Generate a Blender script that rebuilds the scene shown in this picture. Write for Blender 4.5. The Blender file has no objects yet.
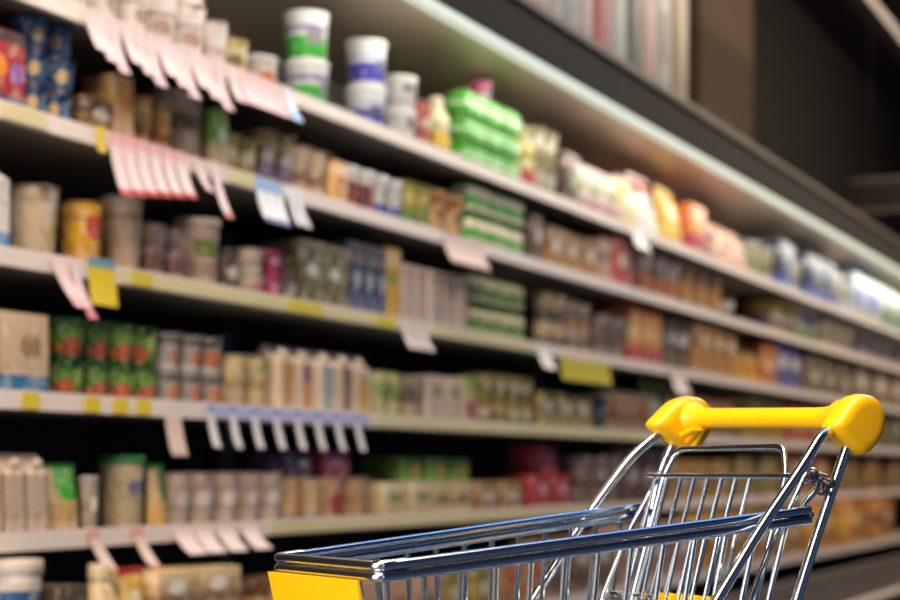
import bpy, bmesh, math, random
from mathutils import Vector, Matrix
R = random.Random(7)
PI = math.pi
SC = bpy.context.scene
COL = SC.collection

# ------------------------------------------------------------------ camera numbers
F_PX, VPX, HOR = 1800.0, 1253.0, 472.0          # focal length in pixels, vanishing point of the shelves, horizon row
PHI = math.atan((VPX - 450) / F_PX)             # angle between the view axis and the shelf run
EYE = 0.90
D = 2.20                                        # distance from the lens to the plane of the shelf fronts
FW = Vector((math.cos(PHI), math.sin(PHI), 0))
RT = Vector((math.sin(PHI), -math.cos(PHI), 0))


def along(px, plane=D):
    """distance along the shelf run of what stands at picture column px on the plane y = plane"""
    d = FW * F_PX + RT * (px - 450)
    return plane * d.x / d.y


# ------------------------------------------------------------------ materials
def lin(h):
    if isinstance(h, str):
        c = [int(h[i:i + 2], 16) / 255 for i in (0, 2, 4)]
    else:
        c = h
    return tuple((v / 12.92 if v <= .04045 else ((v + .055) / 1.055) ** 2.4) for v in c) + (1.0,)


def new_mat(name):
    m = bpy.data.materials.new(name)
    m.use_nodes = True
    nt = m.node_tree
    return m, nt, nt.nodes['Principled BSDF']


def plain(name, col, rough=.5, metal=0.0, noise=0.0, scale=8.0, coord='Object'):
    m, nt, b = new_mat(name)
    b.inputs['Roughness'].default_value = rough
    b.inputs['Metallic'].default_value = metal
    c = lin(col)
    b.inputs['Base Color'].default_value = c
    if noise:
        tc = nt.nodes.new('ShaderNodeTexCoord')
        n = nt.nodes.new('ShaderNodeTexNoise')
        n.inputs['Scale'].default_value = scale
        n.inputs['Detail'].default_value = 4
        nt.links.new(tc.outputs[coord], n.inputs['Vector'])
        mx = nt.nodes.new('ShaderNodeMix'); mx.data_type = 'RGBA'
        mx.inputs[6].default_value = tuple(v * (1 - noise) for v in c[:3]) + (1,)
        mx.inputs[7].default_value = tuple(min(1, v * (1 + noise)) for v in c[:3]) + (1,)
        nt.links.new(n.outputs['Fac'], mx.inputs[0])
        nt.links.new(mx.outputs[2], b.inputs['Base Color'])
    return m


_pm = {}


def pack(base, bands=(), spots=(), rough=.42, print_=.16):
    """printed packaging: base colour, horizontal bands (z0, z1, colour) and printed motifs (x, z, rx, rz, colour, 'e'|'r') in 0..1 of the pack's own size"""
    key = (base, tuple(bands), tuple(spots), rough, print_)
    if key in _pm:
        return _pm[key]
    if print_ and not spots:                     # every pack carries some printed emblem
        rr = random.Random(repr(key))
        bc = [int(base[i:i + 2], 16) for i in (0, 2, 4)]
        light = sum(bc) > 420
        k = rr.random()
        if k < .62:
            em = ''.join('%02x' % int(v * .62 if light else v + (246 - v) * .62) for v in bc)
        else:
            em = rr.choice(['b84a3c', 'd08a3c', '7c8c44', 'e6dccb', 'e6dccb', '6a6a8c'])
        spots = [(rr.uniform(.35, .65), rr.uniform(.45, .68), rr.uniform(.2, .32), rr.uniform(.1, .17), em, rr.choice('eer'))]
    m, nt, b = new_mat('printed_pack')
    b.inputs['Roughness'].default_value = rough
    N, Lk = nt.nodes.new, nt.links.new
    tc = N('ShaderNodeTexCoord'); sp = N('ShaderNodeSeparateXYZ')
    Lk(tc.outputs['Generated'], sp.inputs[0])

    def mth(op, a, bb=None):
        n = N('ShaderNodeMath'); n.operation = op
        for i, v in enumerate((a, bb)):
            if v is None:
                continue
            if hasattr(v, 'is_linked'):
                Lk(v, n.inputs[i])
            else:
                n.inputs[i].default_value = v
        return n.outputs[0]

    cur = None
    r = N('ShaderNodeValToRGB'); r.color_ramp.interpolation = 'CONSTANT'
    stops = [(0.0, base)]
    for z0, z1, c in sorted(bands):
        if z0 <= stops[-1][0] + 1e-3:
            stops[-1] = (stops[-1][0], c)
        else:
            stops.append((z0, c))
        if z1 < .999:
            stops.append((z1, base))
    el = r.color_ramp.elements
    while len(el) > 1:
        el.remove(el[-1])
    el[0].position = 0; el[0].color = lin(stops[0][1])
    for p, c in stops[1:]:
        e = el.new(p); e.color = lin(c)
    Lk(sp.outputs[2], r.inputs[0])
    cur = r.outputs[0]

    def over(cur, fac, col):
        mx = N('ShaderNodeMix'); mx.data_type = 'RGBA'
        Lk(fac, mx.inputs[0]); Lk(cur, mx.inputs[6]); mx.inputs[7].default_value = lin(col)
        return mx.outputs[2]

    for x, z, rx, rz, c, kind in spots:
        dx = mth('DIVIDE', mth('SUBTRACT', sp.outputs[0], x), rx)
        dz = mth('DIVIDE', mth('SUBTRACT', sp.outputs[2], z), rz)
        if kind == 'e':
            d = mth('ADD', mth('MULTIPLY', dx, dx), mth('MULTIPLY', dz, dz))
        else:
            d = mth('MAXIMUM', mth('ABSOLUTE', dx), mth('ABSOLUTE', dz))
        cur = over(cur, mth('LESS_THAN', d, 1.0), c)
    if print_:                                   # small irregular printing
        n = N('ShaderNodeTexNoise'); n.inputs['Scale'].default_value = 7.0; n.inputs['Detail'].default_value = 3
        Lk(tc.outputs['Generated'], n.inputs['Vector'])
        g = mth('MULTIPLY', mth('GREATER_THAN', n.outputs['Fac'], .59), print_ * 1.5)
        cur = over(cur, g, '5a3420')
        n = N('ShaderNodeTexNoise'); n.inputs['Scale'].default_value = 5.0; n.inputs['Detail'].default_value = 2
        ofs = N('ShaderNodeVectorMath'); ofs.inputs[1].default_value = (3.7, 1.9, 5.3)
        Lk(tc.outputs['Generated'], ofs.inputs[0]); Lk(ofs.outputs[0], n.inputs['Vector'])
        g = mth('MULTIPLY', mth('GREATER_THAN', n.outputs['Fac'], .56), print_ * 1.6)
        cur = over(cur, g, 'f2e6d4')
    Lk(cur, b.inputs['Base Color'])
    _pm[key] = m
    return m


chrome, _nt, _b = new_mat('chromed_steel')
_b.inputs['Metallic'].default_value = 1; _b.inputs['Roughness'].default_value = .17
_b.inputs['Base Color'].default_value = (.74, .77, .8, 1)
chrome_rail, _nt, _b = new_mat('chrome_blue_reflection')
_b.inputs['Metallic'].default_value = 1; _b.inputs['Roughness'].default_value = .2
_b.inputs['Base Color'].default_value = (.40, .49, .64, 1)  # blue reflections on the rim rods, put into the base colour
yellow = plain('yellow_plastic', 'f9b800', .38, noise=.05, scale=30)
rubber = plain('grey_rubber', '3a3a3c', .7, noise=.1, scale=20)
dark_steel = plain('steel_chain', '8c8c94', .25, 1.0)

# ------------------------------------------------------------------ mesh helpers


def link(name, bm, mats, parent=None, smooth=True, angle=40):
    me = bpy.data.meshes.new(name)
    bmesh.ops.recalc_face_normals(bm, faces=bm.faces[:])
    if smooth:
        for f in bm.faces:
            f.smooth = True
        a = math.radians(angle)
        for e in bm.edges:
            if len(e.link_faces) == 2 and e.calc_face_angle(0) > a:
                e.smooth = False
    bm.to_mesh(me); bm.free()
    for m in (mats if isinstance(mats, (list, tuple)) else [mats]):
        me.materials.append(m)
    o = bpy.data.objects.new(name, me)
    COL.objects.link(o)
    o.parent = parent
    return o


def box(bm, x0, x1, y0, y1, z0, z1, bev=0.0):
    n = bmesh.ops.create_cube(bm, size=1)['verts']
    for v in n:
        v.co = Vector(((x0 + x1) / 2 + v.co.x * (x1 - x0), (y0 + y1) / 2 + v.co.y * (y1 - y0), (z0 + z1) / 2 + v.co.z * (z1 - z0)))
    if bev:
        es = list({e for v in n for e in v.link_edges})
        bmesh.ops.bevel(bm, geom=es, offset=bev, segments=2, affect='EDGES', profile=.6)
    return bm


def tube(bm, pts, r, seg=10, fillet=0.0, close=False):
    """a round rod through pts; fillet rounds its bends"""
    P = [Vector(p) for p in pts]
    if fillet:
        Q = [] if close else [P[0]]
        rng = range(len(P)) if close else range(1, len(P) - 1)
        for i in rng:
            a, b, c = P[i - 1], P[i], P[(i + 1) % len(P)]
            f = min(fillet, (a - b).length * .45, (c - b).length * .45)
            s, e = b + (a - b).normalized() * f, b + (c - b).normalized() * f
            for k in range(7):
                t = k / 6
                Q.append((1 - t) ** 2 * s + 2 * t * (1 - t) * b + t * t * e)
        if not close:
            Q.append(P[-1])
        P = Q
    n = len(P)
    T = []
    for i in range(n):
        a = P[(i - 1) % n] if (close or i > 0) else P[i]
        b = P[(i + 1) % n] if (close or i < n - 1) else P[i]
        T.append((b - a).normalized())
    up = Vector((0, 0, 1)) if abs(T[0].z) < .9 else Vector((0, 1, 0))
    nrm = (up - T[0] * up.dot(T[0])).normalized()
    rings = []
    for i in range(n):
        nrm = (nrm - T[i] * nrm.dot(T[i])).normalized()
        bn = T[i].cross(nrm)
        rings.append([bm.verts.new(P[i] + (nrm * math.cos(2 * PI * k / seg) + bn * math.sin(2 * PI * k / seg)) * r) for k in range(seg)])
    for i in range(n if close else n - 1):
        A, B = rings[i], rings[(i + 1) % n]
        for k in range(seg):
            bm.faces.new((A[k], A[(k + 1) % seg], B[(k + 1) % seg], B[k]))
    if not close:
        bm.faces.new(rings[0][::-1]); bm.faces.new(rings[-1])
    return bm


def lathe(bm, prof, seg=24, sy=1.0):
    rings = []
    for r, z in prof:
        rings.append([bm.verts.new((r * math.cos(2 * PI * k / seg), r * sy * math.sin(2 * PI * k / seg), z)) for k in range(seg)])
    for A, B in zip(rings, rings[1:]):
        for k in range(seg):
            bm.faces.new((A[k], A[(k + 1) % seg], B[(k + 1) % seg], B[k]))
    bm.faces.new(rings[0][::-1]); bm.faces.new(rings[-1])
    return bm


def prism(bm, poly, axis, a, b, bev=0.0):
    """extrude a 2-D polygon; axis 'y': poly is (x, z) from y=a to y=b; axis 'x': poly is (y, z)"""
    mk = (lambda p, t: (p[0], t, p[1])) if axis == 'y' else (lambda p, t: (t, p[0], p[1]))
    A = [bm.verts.new(mk(p, a)) for p in poly]
    B = [bm.verts.new(mk(p, b)) for p in poly]
    n = len(poly)
    f0 = bm.faces.new(A[::-1]); f1 = bm.faces.new(B)
    for k in range(n):
        bm.faces.new((A[k], A[(k + 1) % n], B[(k + 1) % n], B[k]))
    if bev:
        bmesh.ops.recalc_face_normals(bm, faces=bm.faces[:])
        es = [e for e in bm.edges if e.calc_face_angle(0) > .5 and (f0 in e.link_faces or f1 in e.link_faces)]
        bmesh.ops.bevel(bm, geom=es, offset=bev, segments=5, affect='EDGES', profile=.5)
    return bm


def B_():
    return bmesh.new()


def tag(o, label=None, cat=None, group=None, kind=None):
    for k, v in (('label', label), ('category', cat), ('group', group), ('kind', kind)):
        if v:
            o[k] = v
    return o


def empty(name, loc, label=None, cat=None, group=None, rz=0.0):
    o = bpy.data.objects.new(name, None)
    o.empty_display_size = .05
    COL.objects.link(o)
    o.location = loc; o.rotation_euler.z = rz
    return tag(o, label, cat, group)


def copy_tree(o, parent=None):
    c = o.copy(); COL.objects.link(c)
    if parent:
        c.parent = parent
    for ch in list(o.children):
        copy_tree(ch, c)
    return c


# ------------------------------------------------------------------ the setting
def struct(name, bm, m):
    return tag(link(name, bm, m, smooth=False), kind='structure')


struct('floor', box(B_(), -6, 26, -6, 3.4, -.1, 0), plain('floor_tile', '4c5058', .35, noise=.12, scale=3))
struct('ceiling', box(B_(), -6, 26, -6, 3.4, 4.6, 4.7), plain('dark_ceiling', '1e1711', .8, noise=.1, scale=3))
struct('wall_behind_case', box(B_(), -6, 26, 3.3, 3.4, 0, 4.6), plain('dark_brown_wall', '120d09', .95, noise=.12, scale=3))
struct('wall_far', box(B_(), 25.9, 26, -6, 3.3, 0, 4.6), plain('dark_brown_far_wall', '22190f', .8, noise=.12, scale=2))
struct('wall_column', box(B_(), 9.6, 10.75, 2.78, 3.3, 2.5, 4.6), plain('brown_column_paint', '4e3e2b', .9, noise=.15, scale=2))

# ------------------------------------------------------------------ the refrigerated case
X0, X1 = 2.45, 14.5
SH = {'A': EYE + .944, 'B': EYE + .701, 'C': EYE + .421, 'D': EYE + .144, 'E': EYE - .133, 'F': EYE - .427}
PLANE = {k: D for k in SH}; PLANE['F'] = D - .12           # the bottom deck stands further out
SHN = {'A': 'top shelf', 'B': 'second shelf', 'C': 'third shelf', 'D': 'fourth shelf', 'E': 'fifth shelf', 'F': 'bottom shelf'}
DEPTH = .50
m_shelf = plain('shelf_steel', '8d8378', .45, noise=.06, scale=5)
m_rail = plain('white_price_rail', 'd6c8be', .4, noise=.05, scale=6)
m_strip = plain('cream_paper_strip', 'dacd9c', .6, noise=.1, scale=8)
m_strip_y = plain('yellow_paper_strip', 'd6c23c', .6, noise=.1, scale=8)
m_strip_b = plain('pale_blue_paper_strip', 'b4b8d4', .6, noise=.1, scale=8)
m_back = plain('dark_back_panel', '3a322b', .6, noise=.1, scale=4)
m_canopy = plain('brown_grey_canopy', '261d18', .85, noise=.08, scale=4)
m_under = plain('canopy_lining', 'b5a592', .42, .5, noise=.06, scale=4)
m_base = plain('base_plinth', '6a5f56', .5, noise=.08, scale=4)
case = empty('refrigerated_display_case', (X0, D, 0), 'long open refrigerated display case with six stocked shelves and a light strip', 'display case')
case_off = Vector((X0, D, 0))


def cpart(name, bm, m, parent=None, smooth=False):
    """a part of the case, given in world coordinates"""
    for v in bm.verts:
        v.co -= case_off
    return link(name, bm, m, parent or case, smooth)


YB = D + DEPTH
cpart('back_panel', box(B_(), X0, X1, YB, YB + .06, .05, 2.30), m_back)
cpart('end_panel', box(B_(), X0 - .05, X0, D - .02, YB + .06, .05, 2.30), m_canopy)
cpart('end_panel', box(B_(), X1, X1 + .05, D - .02, YB + .06, .05, 2.30), m_canopy)
CY = 2.0
ZS = EYE + 1.266
b = B_()
prism(b, [(CY, ZS + .005), (CY + .015, ZS + .005), (CY + .02, ZS + .10), (YB, ZS + .12), (YB, ZS + .155), (CY, ZS + .155)], 'x', X0, X1)
cpart('canopy', b, m_canopy)
cpart('canopy_lining', prism(B_(), [(CY + .09, ZS + .03), (YB, ZS - .02), (YB, ZS + .0), (CY + .09, ZS + .06)], 'x', X0, X1), m_under)
cpart('canopy_edge_trim', box(B_(), X0, X1, CY - .012, CY, ZS + .135, ZS + .165, .004), plain('grey_trim', '746a5e', .5, noise=.05))
m_led, nt, bs = new_mat('led_diffuser')
bs.inputs['Base Color'].default_value = (.8, .85, .78, 1)
bs.inputs['Emission Color'].default_value = lin('e4efdc')
bs.inputs['Emission Strength'].default_value = .68
cpart('light_strip', tube(B_(), [(X0 + .02, CY + .022, ZS - .012), (X1 - .02, CY + .022, ZS - .012)], .018, 12), m_led, smooth=True)
cpart('plinth', prism(B_(), [(D - .14, .36), (D - .16, .14), (D - .08, .13), (D - .08, .0), (YB, 0), (YB, .36)], 'x', X0, X1), m_base)
cpart('bumper_rail', tube(B_(), [(X0, D - .178, .16), (X1, D - .178, .16)], .022, 10), m_rail, smooth=True)
for k, z in SH.items():
    P = PLANE[k]
    s = cpart('shelf', box(B_(), X0, X1, P + .01, YB, z - .02, z + .004), m_shelf)
    r = B_()
    prism(r, [(P - .004, z - .022), (P + .012, z - .022), (P + .012, z + .010), (P + .006, z + .016), (P + .0, z + .016)], 'x', X0, X1)
    cpart('price_rail', r, m_rail, s)
    # paper strips slid into the rail
    seg = {'A': [], 'B': [(0, 45, 0), (228, 252, 0)], 'C': [(120, 400, 0), (430, 530, 0), (130, 150, 1), (285, 320, 1), (375, 392, 1)],
           'D': [(206, 368, 2), (372, 640, 0)], 'E': [(268, 660, 0)], 'F': []}[k]
    for a, c, ye in seg:
        bb = box(B_(), along(a), along(c), D - .0052 - .001 * ye, D - .0035, z - .019, z + .011)
        cpart('price_strip', bb, (m_strip, m_strip_y, m_strip_b)[ye], s)
for px in (218, 533, 760):                  # steel uprights of the shelf bays
    x = along(px, YB)
    cpart('upright', box(B_(), x - .03, x + .03, YB - .03, YB, .3, 2.2), m_shelf)

# ------------------------------------------------------------------ packs
CREAM, WHITE, PINKW, BEIGE = 'd9c7b0', 'ece6df', 'e6d2c8', 'c7b094'


def mesh_pack(kind, w, h, m, m2, name):
    """one pack with its parts, standing on its own origin"""
    r = w / 2
    root = empty(name, (0, 0, 0))
    if kind in ('cup', 'tub'):
        rb = r * (.76 if kind == 'cup' else .84)
        link('body', lathe(B_(), [(rb * .93, 0), (rb, .006), (r * .93, h * .9), (r * .94, h * .955), (r * .97, h * .957), (r * .97, h * .968)]), m, root)
        if kind == 'cup':                       # foil lid with a pull tab
            lb = lathe(B_(), [(r, h * .969), (r, h * .977), (r * .9, h * .985), (r * .86, h * .98), (r * .3, h * .984)])
            box(lb, -r * .22, r * .22, -r * 1.22, -r * .9, h * .970, h * .976)
        else:                                   # snap-on lid with a raised rim
            lb = lathe(B_(), [(r * .98, h * .90), (r, h * .905), (r, h * .985), (r * .97, h), (r * .9, h), (r * .88, h * .98), (r * .2, h * .98)])
        link('lid', lb, m2, root)
    elif kind == 'bottle':
        link('body', lathe(B_(), [(r * .9, 0), (r, .008), (r, h * .30), (r * .93, h * .36), (r * .93, h * .5), (r, h * .56), (r * .96, h * .66), (r * .5, h * .82), (r * .42, h * .86)]), m, root)
        link('cap', lathe(B_(), [(r * .46, h * .86), (r * .5, h * .865), (r * .5, h * .985), (r * .44, h)], 20), m2, root)
    elif kind == 'carton':
        hs = h * .76
        bd = B_()
        prism(bd, [(-r, 0), (r, 0), (r, hs), (r * .06, h * .94), (r * .06, h), (-r * .06, h), (-r * .06, h * .94), (-r, hs)], 'x', -r, r, .002)
        link('body', bd, m, root, angle=20)
        cp = lathe(B_(), [(r * .3, 0), (r * .3, .014), (r * .24, .017)], 16)
        q = Vector((0, -1, .9)).normalized().to_track_quat('Z', 'Y')
        for v in cp.verts:
            v.co = q @ v.co + Vector((0, -r * .52, h * .85))
        link('cap', cp, m2, root)
    elif kind in ('box', 'tall'):
        dp = min(.14, w * 1.1)
        bd = box(B_(), -r, r, -dp / 2, dp / 2, 0, h * .985, .003)
        link('body', bd, m, root)
        fl = box(B_(), -r * .97, r * .97, -dp / 2 + .002, dp * .1, h * .985, h, .0012)
        box(fl, -r * .97, r * .97, dp * .11, dp / 2 - .002, h * .985, h * .996, .001)
        link('closing_flap', fl, m2, root)
    elif kind == 'multi':                       # cups joined in a printed cardboard sleeve
        dp = w * .5
        sl = box(B_(), -r, r, -dp / 2, dp / 2, h * .12, h * .86, .004)
        link('sleeve', sl, m, root)
        for i in (-1, 1):
            c = lathe(B_(), [(r * .36, 0), (r * .38, .004), (r * .44, h * .9), (r * .48, h * .93), (r * .48, h * .97), (r * .1, h * .985)], 16)
            for v in c.verts:
                v.co.x += i * r * .5
            link('cup', c, m2, root)
    elif kind == 'pouch':
        bd = B_(); nx, nz = 12, 14
        for s in (-1, 1):
            g = [[None] * (nx + 1) for _ in range(nz + 1)]
            for i in range(nz + 1):
                for j in range(nx + 1):
                    u, v = j / nx * 2 - 1, i / nz
                    t = (1 - u ** 4) * (1 - v ** 2.2) ** .7 * (min(1, (v + .02) / .08)) ** .5
                    wob = .004 * math.sin(9 * u + 3 * v * s)
                    g[i][j] = bd.verts.new((u * r * (1 - .07 * math.sin(PI * v)), s * (t * w * .26 + .001) + wob * t, v * h))
            for i in range(nz):
                for j in range(nx):
                    bd.faces.new((g[i][j], g[i][j + 1], g[i + 1][j + 1], g[i + 1][j]))
        bmesh.ops.remove_doubles(bd, verts=bd.verts[:], dist=.0025)
        link('body', bd, m, root)
        link('top_seal', box(B_(), -r * .98, r * .98, -.003, .003, h * .96, h * 1.04, .001), m2, root)
    return root


NOUN = {'cup': ('cup', 'yogurt_cup'), 'tub': ('tub', 'dairy_tub'), 'bottle': ('bottle', 'plastic_bottle'), 'carton': ('carton', 'drink_carton'),
        'box': ('box', 'cardboard_box'), 'tall': ('box', 'cardboard_box'), 'multi': ('twin pack', 'yogurt_twin_pack'), 'pouch': ('pouch', 'food_pouch')}
ORD = ['first', 'second', 'third', 'fourth', 'fifth', 'sixth', 'seventh', 'eighth', 'ninth', 'tenth', 'eleventh', 'twelfth', 'thirteenth', 'fourteenth']
ROWS = []                                        # (shelf, kind, columns, w, h, look, material, lid material, tiers, row depth)


def row(shelf, kind, cols, w, h, look, m, m2=None, tiers=1, back=0, lift=0.0):
    ROWS.append((shelf, kind, cols, w, h * (1.09 if kind in ('cup', 'tub') and tiers == 1 and shelf in 'BCDE' else 1), look, m, m2 or foil, tiers, back, lift))


foil = plain('white_foil_lid', 'd9d2ca', .35, noise=.05, scale=20)
def L(c): return pack(c, print_=0)
wl, pinkl, greyl, darkl, bluel, greenl, magl, yell, redl, brownl, oranl, navyl = (
    L('ece8e4'), L('dcc4bc'), L('a8a29c'), L('2c2420'), L('2a62a8'), L('2f8a2c'), L('b8306e'), L('d8b428'), L('b4242c'), L('6a4a30'), L('d8782c'), L('1c2450'))

# --- top shelf
row('A', 'cup', [72, 100, 130, 160, 190], .105, .135, 'pinkish white cup with brown print', pack('f2e2d8', [(.12, .2, 'c09a90'), (.6, .66, 'b08a80')], [(.5, .42, .25, .14, 'c8a294', 'e')]), pinkl, 2)
row('A', 'cup', [215], .085, .12, 'pale rose cup beside the pinkish white stacks', pack('ecd6ce', [(.3, .5, 'd8b8b0')]), pinkl)
row('A', 'cup', [236], .085, .10, 'pale yellow cup standing alone', pack('d8bc72', [(.55, .8, 'e6d6a8')]), L('d8c490'))
row('A', 'tub', [262], .10, .085, 'white tub with orange and pale blue base', pack('cfc4ba', [(.0, .3, '6aa8c0')], [(.35, .38, .25, .2, 'd8764a', 'e')]), wl)
row('A', 'tub', [312], .122, .130, 'white tub with bright green lower band', pack('e8e4e2', [(.06, .52, '3fb83a'), (.62, .74, '8f7aa8')]), wl, 2)
row('A', 'tub', [370], .122, .130, 'white tub with violet blue lower band', pack('e6e4ea', [(.1, .52, '4a46b4'), (.62, .68, 'b8b4d4')]), wl, 2)
row('A', 'tub', [402], .115, .10, 'greyish white tub', pack('d6d0cc', [(.2, .34, 'b6aeb0')]), wl, 2)
row('A', 'cup', [422], .075, .15, 'pinkish red cup with pale lid', pack('b4584e', [(.5, .62, 'd8a89a')]), pinkl)
row('A', 'bottle', [440], .085, .19, 'cream bottle with yellow and green base', pack('e4d6a0', [(.02, .16, '7a9a28'), (.16, .5, 'd8b024')]), L('e8dcc0'))
row('A', 'multi', [474, 492, 510], .145, .080, 'bright green and white twin pack', pack('3aa81e', [(.44, .60, 'dcecc4')], [(.5, .2, .3, .08, '5cc030', 'r')]), L('7cc44c'), 3)
row('A', 'cup', [482], .085, .075, 'magenta topped small pot standing on the bright green packs', pack('cfb4b0', [(.4, 1, 'b8306e')]), magl, 1, 2, .2417)
row('A', 'bottle', [524], .10, .22, 'yellow and red drink bottle', pack('c8b060', [(.1, .4, 'b8503a'), (.44, .58, 'dcd0a0')]), L('b8b078'))
row('A', 'cup', [543, 556], .11, .12, 'olive grey cup with cream band', pack('a09468', [(.4, .7, 'd8ccb0')]), greyl, 2)
row('A', 'tall', [570], .16, .19, 'dark brown box with pale side', pack('4a3226', [(.7, .9, '6a4a38')]), brownl)
row('A', 'pouch', [585, 600, 612], .18, .19, 'pinkish white pouch', pack('d6bfb6', [(.1, .3, 'b87a80')]), pinkl)
row('A', 'pouch', [626], .20, .21, 'cream and yellow pouch', pack('dcc89a', [(.55, .85, 'd8ac30')]), L('e0d0a0'))
row('A', 'pouch', [647], .26, .25, 'large white pouch with red top', pack('e8e2dc', [(.7, 1, 'd0443c')]), wl)
row('A', 'pouch', [676], .26, .25, 'large golden yellow pouch', pack('d8a41c', [(.2, .4, 'e6c860')]), yell)
row('A', 'tall', [700], .24, .22, 'orange box with red base', pack('d87030', [(.02, .4, 'c0284a')], [(.3, .6, .2, .2, 'e8b050', 'e')]), oranl)
row('A', 'tub', [716], .22, .13, 'small purple tub', pack('5a3480', [(.5, .7, 'c8b0d0')]), L('8a70a0'))
row('A', 'pouch', [732, 744], .3, .20, 'salmon coloured pouch', pack('d89068', [(.3, .5, 'e8c8b0')]), L('e0b090'))
row('A', 'tub', [756, 766, 775], .26, .19, 'olive and cream tub', pack('a8987a', [(.4, .6, '6a8a50')]), greyl)
row('A', 'tall', [787, 798, 809], .36, .25, 'navy blue box with blue base', pack('1e2240', [(.02, .32, '2a50a8')], [(.5, .7, .2, .1, '30345c', 'e')]), navyl)
row('A', 'tub', [819], .28, .17, 'sandy brown tub', pack('b09070', [(.4, .6, 'e0d0b8')]), L('c8b090'))
row('A', 'bottle', [834], .22, .25, 'tall white bottle', pack('b8b8b4', [(.3, .4, 'a0a0a0')]), wl)
row('A', 'tall', [858, 868], .42, .275, 'big white box with violet oval', pack('b4b6bc', [(.0, .14, 'd8d0a8')], [(.45, .5, .3, .22, '5a5cc0', 'e')]), bluel)
row('A', 'tall', [884, 897], .45, .27, 'big white box with green corner', pack('a4aa9c', [(.0, .1, 'b8c8a0')], [(.5, .3, .4, .24, '3c7a40', 'e')]), L('b8d0b0'))
row('A', 'tall', [600, 622, 645, 668], .22, .26, 'brownish orange box in the back row', pack('b0643a', [(.6, .85, '94603c')], [(.6, .5, .2, .2, 'd08040', 'e')]), brownl, 1, 1)
row('A', 'tall', [690, 715, 738], .26, .26, 'dull mauve box in the back row', pack('7a5a54', [(.5, .7, '94786c')]), brownl, 1, 1)
row('A', 'cup', [402, 418], .10, .12, 'dark green cup in the back row', pack('4e6428', [(.5, .7, '6a8440')]), L('54702c'), 2, 1)
row('A', 'cup', [448, 466], .11, .12, 'olive yellow cup in the back row', pack('8a8450', [(.5, .7, 'a09860')]), L('8a8450'), 2, 1)

# --- second shelf
row('B', 'tall', [2], .11, .16, 'red box with orange and violet dots', pack('a8282c', [(.0, .2, '5a4a78'), (.86, 1, '3a1c20')], [(.25, .55, .22, .14, 'e08a2c', 'e'), (.75, .5, .2, .13, '8a5aa8', 'e')]), redl)
row('B', 'cup', [34, 58], .082, .0695, 'blue cup with cream and teal spots', pack('24507f', [(.0, .2, '56476e')], [(.3, .55, .14, .22, 'd0b080', 'e'), (.72, .4, .2, .2, '2a7aa8', 'e')]), L('1e5a7a'), 3)
row('B', 'box', [96], .10, .085, 'dark gold and brown box', pack('7a5a30', [(.6, .9, '4e3620')]), brownl)
row('B', 'tall', [120], .075, .15, 'tall cream and gold box', pack('d0a878', [(.6, .9, 'c89a50')]), L('d8b050'))
row('B', 'cup', [142, 160], .075, .115, 'gold and brown cup', pack('b88a4c', [(.3, .55, '7a4e24'), (.7, .85, 'd8b078')]), L('a88458'))
row('B', 'tub', [192], .135, .16, 'large greyish beige tub', pack('b09a86', [(.3, .5, 'c0ac98')]), L('a8968a'))
row('B', 'tall', [218], .055, .15, 'slim green and beige box', pack('6a9a3c', [(.0, .5, 'b8a078')]), greenl)
row('B', 'cup', [237, 252], .08, .10, 'olive yellow cup with pale band', pack('a8944c', [(.45, .7, 'd0c090'), (.0, .2, '7a9a50')]), L('b0a070'))
row('B', 'cup', [268, 284], .085, .135, 'brown and violet cup', pack('8a7048', [(.2, .5, '7a6a84'), (.7, .85, 'b8a070')]), L('a09060'))
row('B', 'cup', [302, 314], .085, .125, 'beige cup with brownish red print', pack('cdb294', [(.3, .5, '9a6a54')]), L('d8c4a8'))
row('B', 'tall', [329], .085, .125, 'pale orange box', pack('d8a468', [(.7, .9, 'e0b888')]), oranl)
row('B', 'tub', [345, 357], .085, .115, 'white lidded tub with red and orange base', pack('8a2c34', [(.0, .5, 'c0642c'), (.7, 1, 'cfc8c0')], [(.2, .4, .25, .3, '5a2038', 'e')]), wl)
row('B', 'tub', [374, 389], .09, .115, 'grey white tub with violet base', pack('c8c2bc', [(.0, .4, '5a58a4')]), wl)
row('B', 'cup', [404, 418], .09, .13, 'yellow and olive green cup', pack('b0a048', [(.2, .45, '6a8a34'), (.6, .8, 'd8c070')]), L('a0a048'))
row('B', 'tub', [435, 452], .12, .13, 'tan tub with orange band', pack('c89a60', [(.3, .6, 'd8b078'), (.75, .9, 'a8662c')]), L('d0a870'))
row('B', 'multi', [472, 491, 510], .145, .10, 'white twin pack with green stripe', pack('cfc4a4', [(.2, .62, '2f9a24')], [(.5, .4, .2, .1, '5cb040', 'r')]), L('4c9a34'), 2)
row('B', 'tall', [533], .10, .17, 'dark brown upright box', pack('4c382a', [(.6, .8, '6a5040')]), darkl)
row('B', 'box', [552, 570, 587], .17, .15, 'gold and brown box', pack('7c5424', [(.1, .5, 'a8722c')]), brownl)
row('B', 'tall', [601], .12, .17, 'beige upright box', pack('bc9c84', [(.5, .8, '8a6a58')]), L('c8b09c'))
row('B', 'tall', [618], .22, .20, 'red box with pale side', pack('c43a38', [(.8, .95, 'd87a70')]), redl)
row('B', 'tub', [640, 652, 664], .19, .17, 'pale pink tub with orange label', pack('c8b0a0', [(.2, .6, 'cc8058')]), pinkl)
row('B', 'tub', [678, 690, 702], .22, .19, 'tan tub with brown band', pack('a8865c', [(.4, .6, '7a5c40')]), L('b89c78'))
row('B', 'tub', [713], .2, .12, 'low dark grey tub', pack('4a4038', [(.4, .6, '6a5c50')]), darkl)
row('B', 'cup', [768, 778], .26, .17, 'yellow and violet cup', pack('b8983c', [(.3, .6, '6a5a80')]), L('c8b878'))
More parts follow.
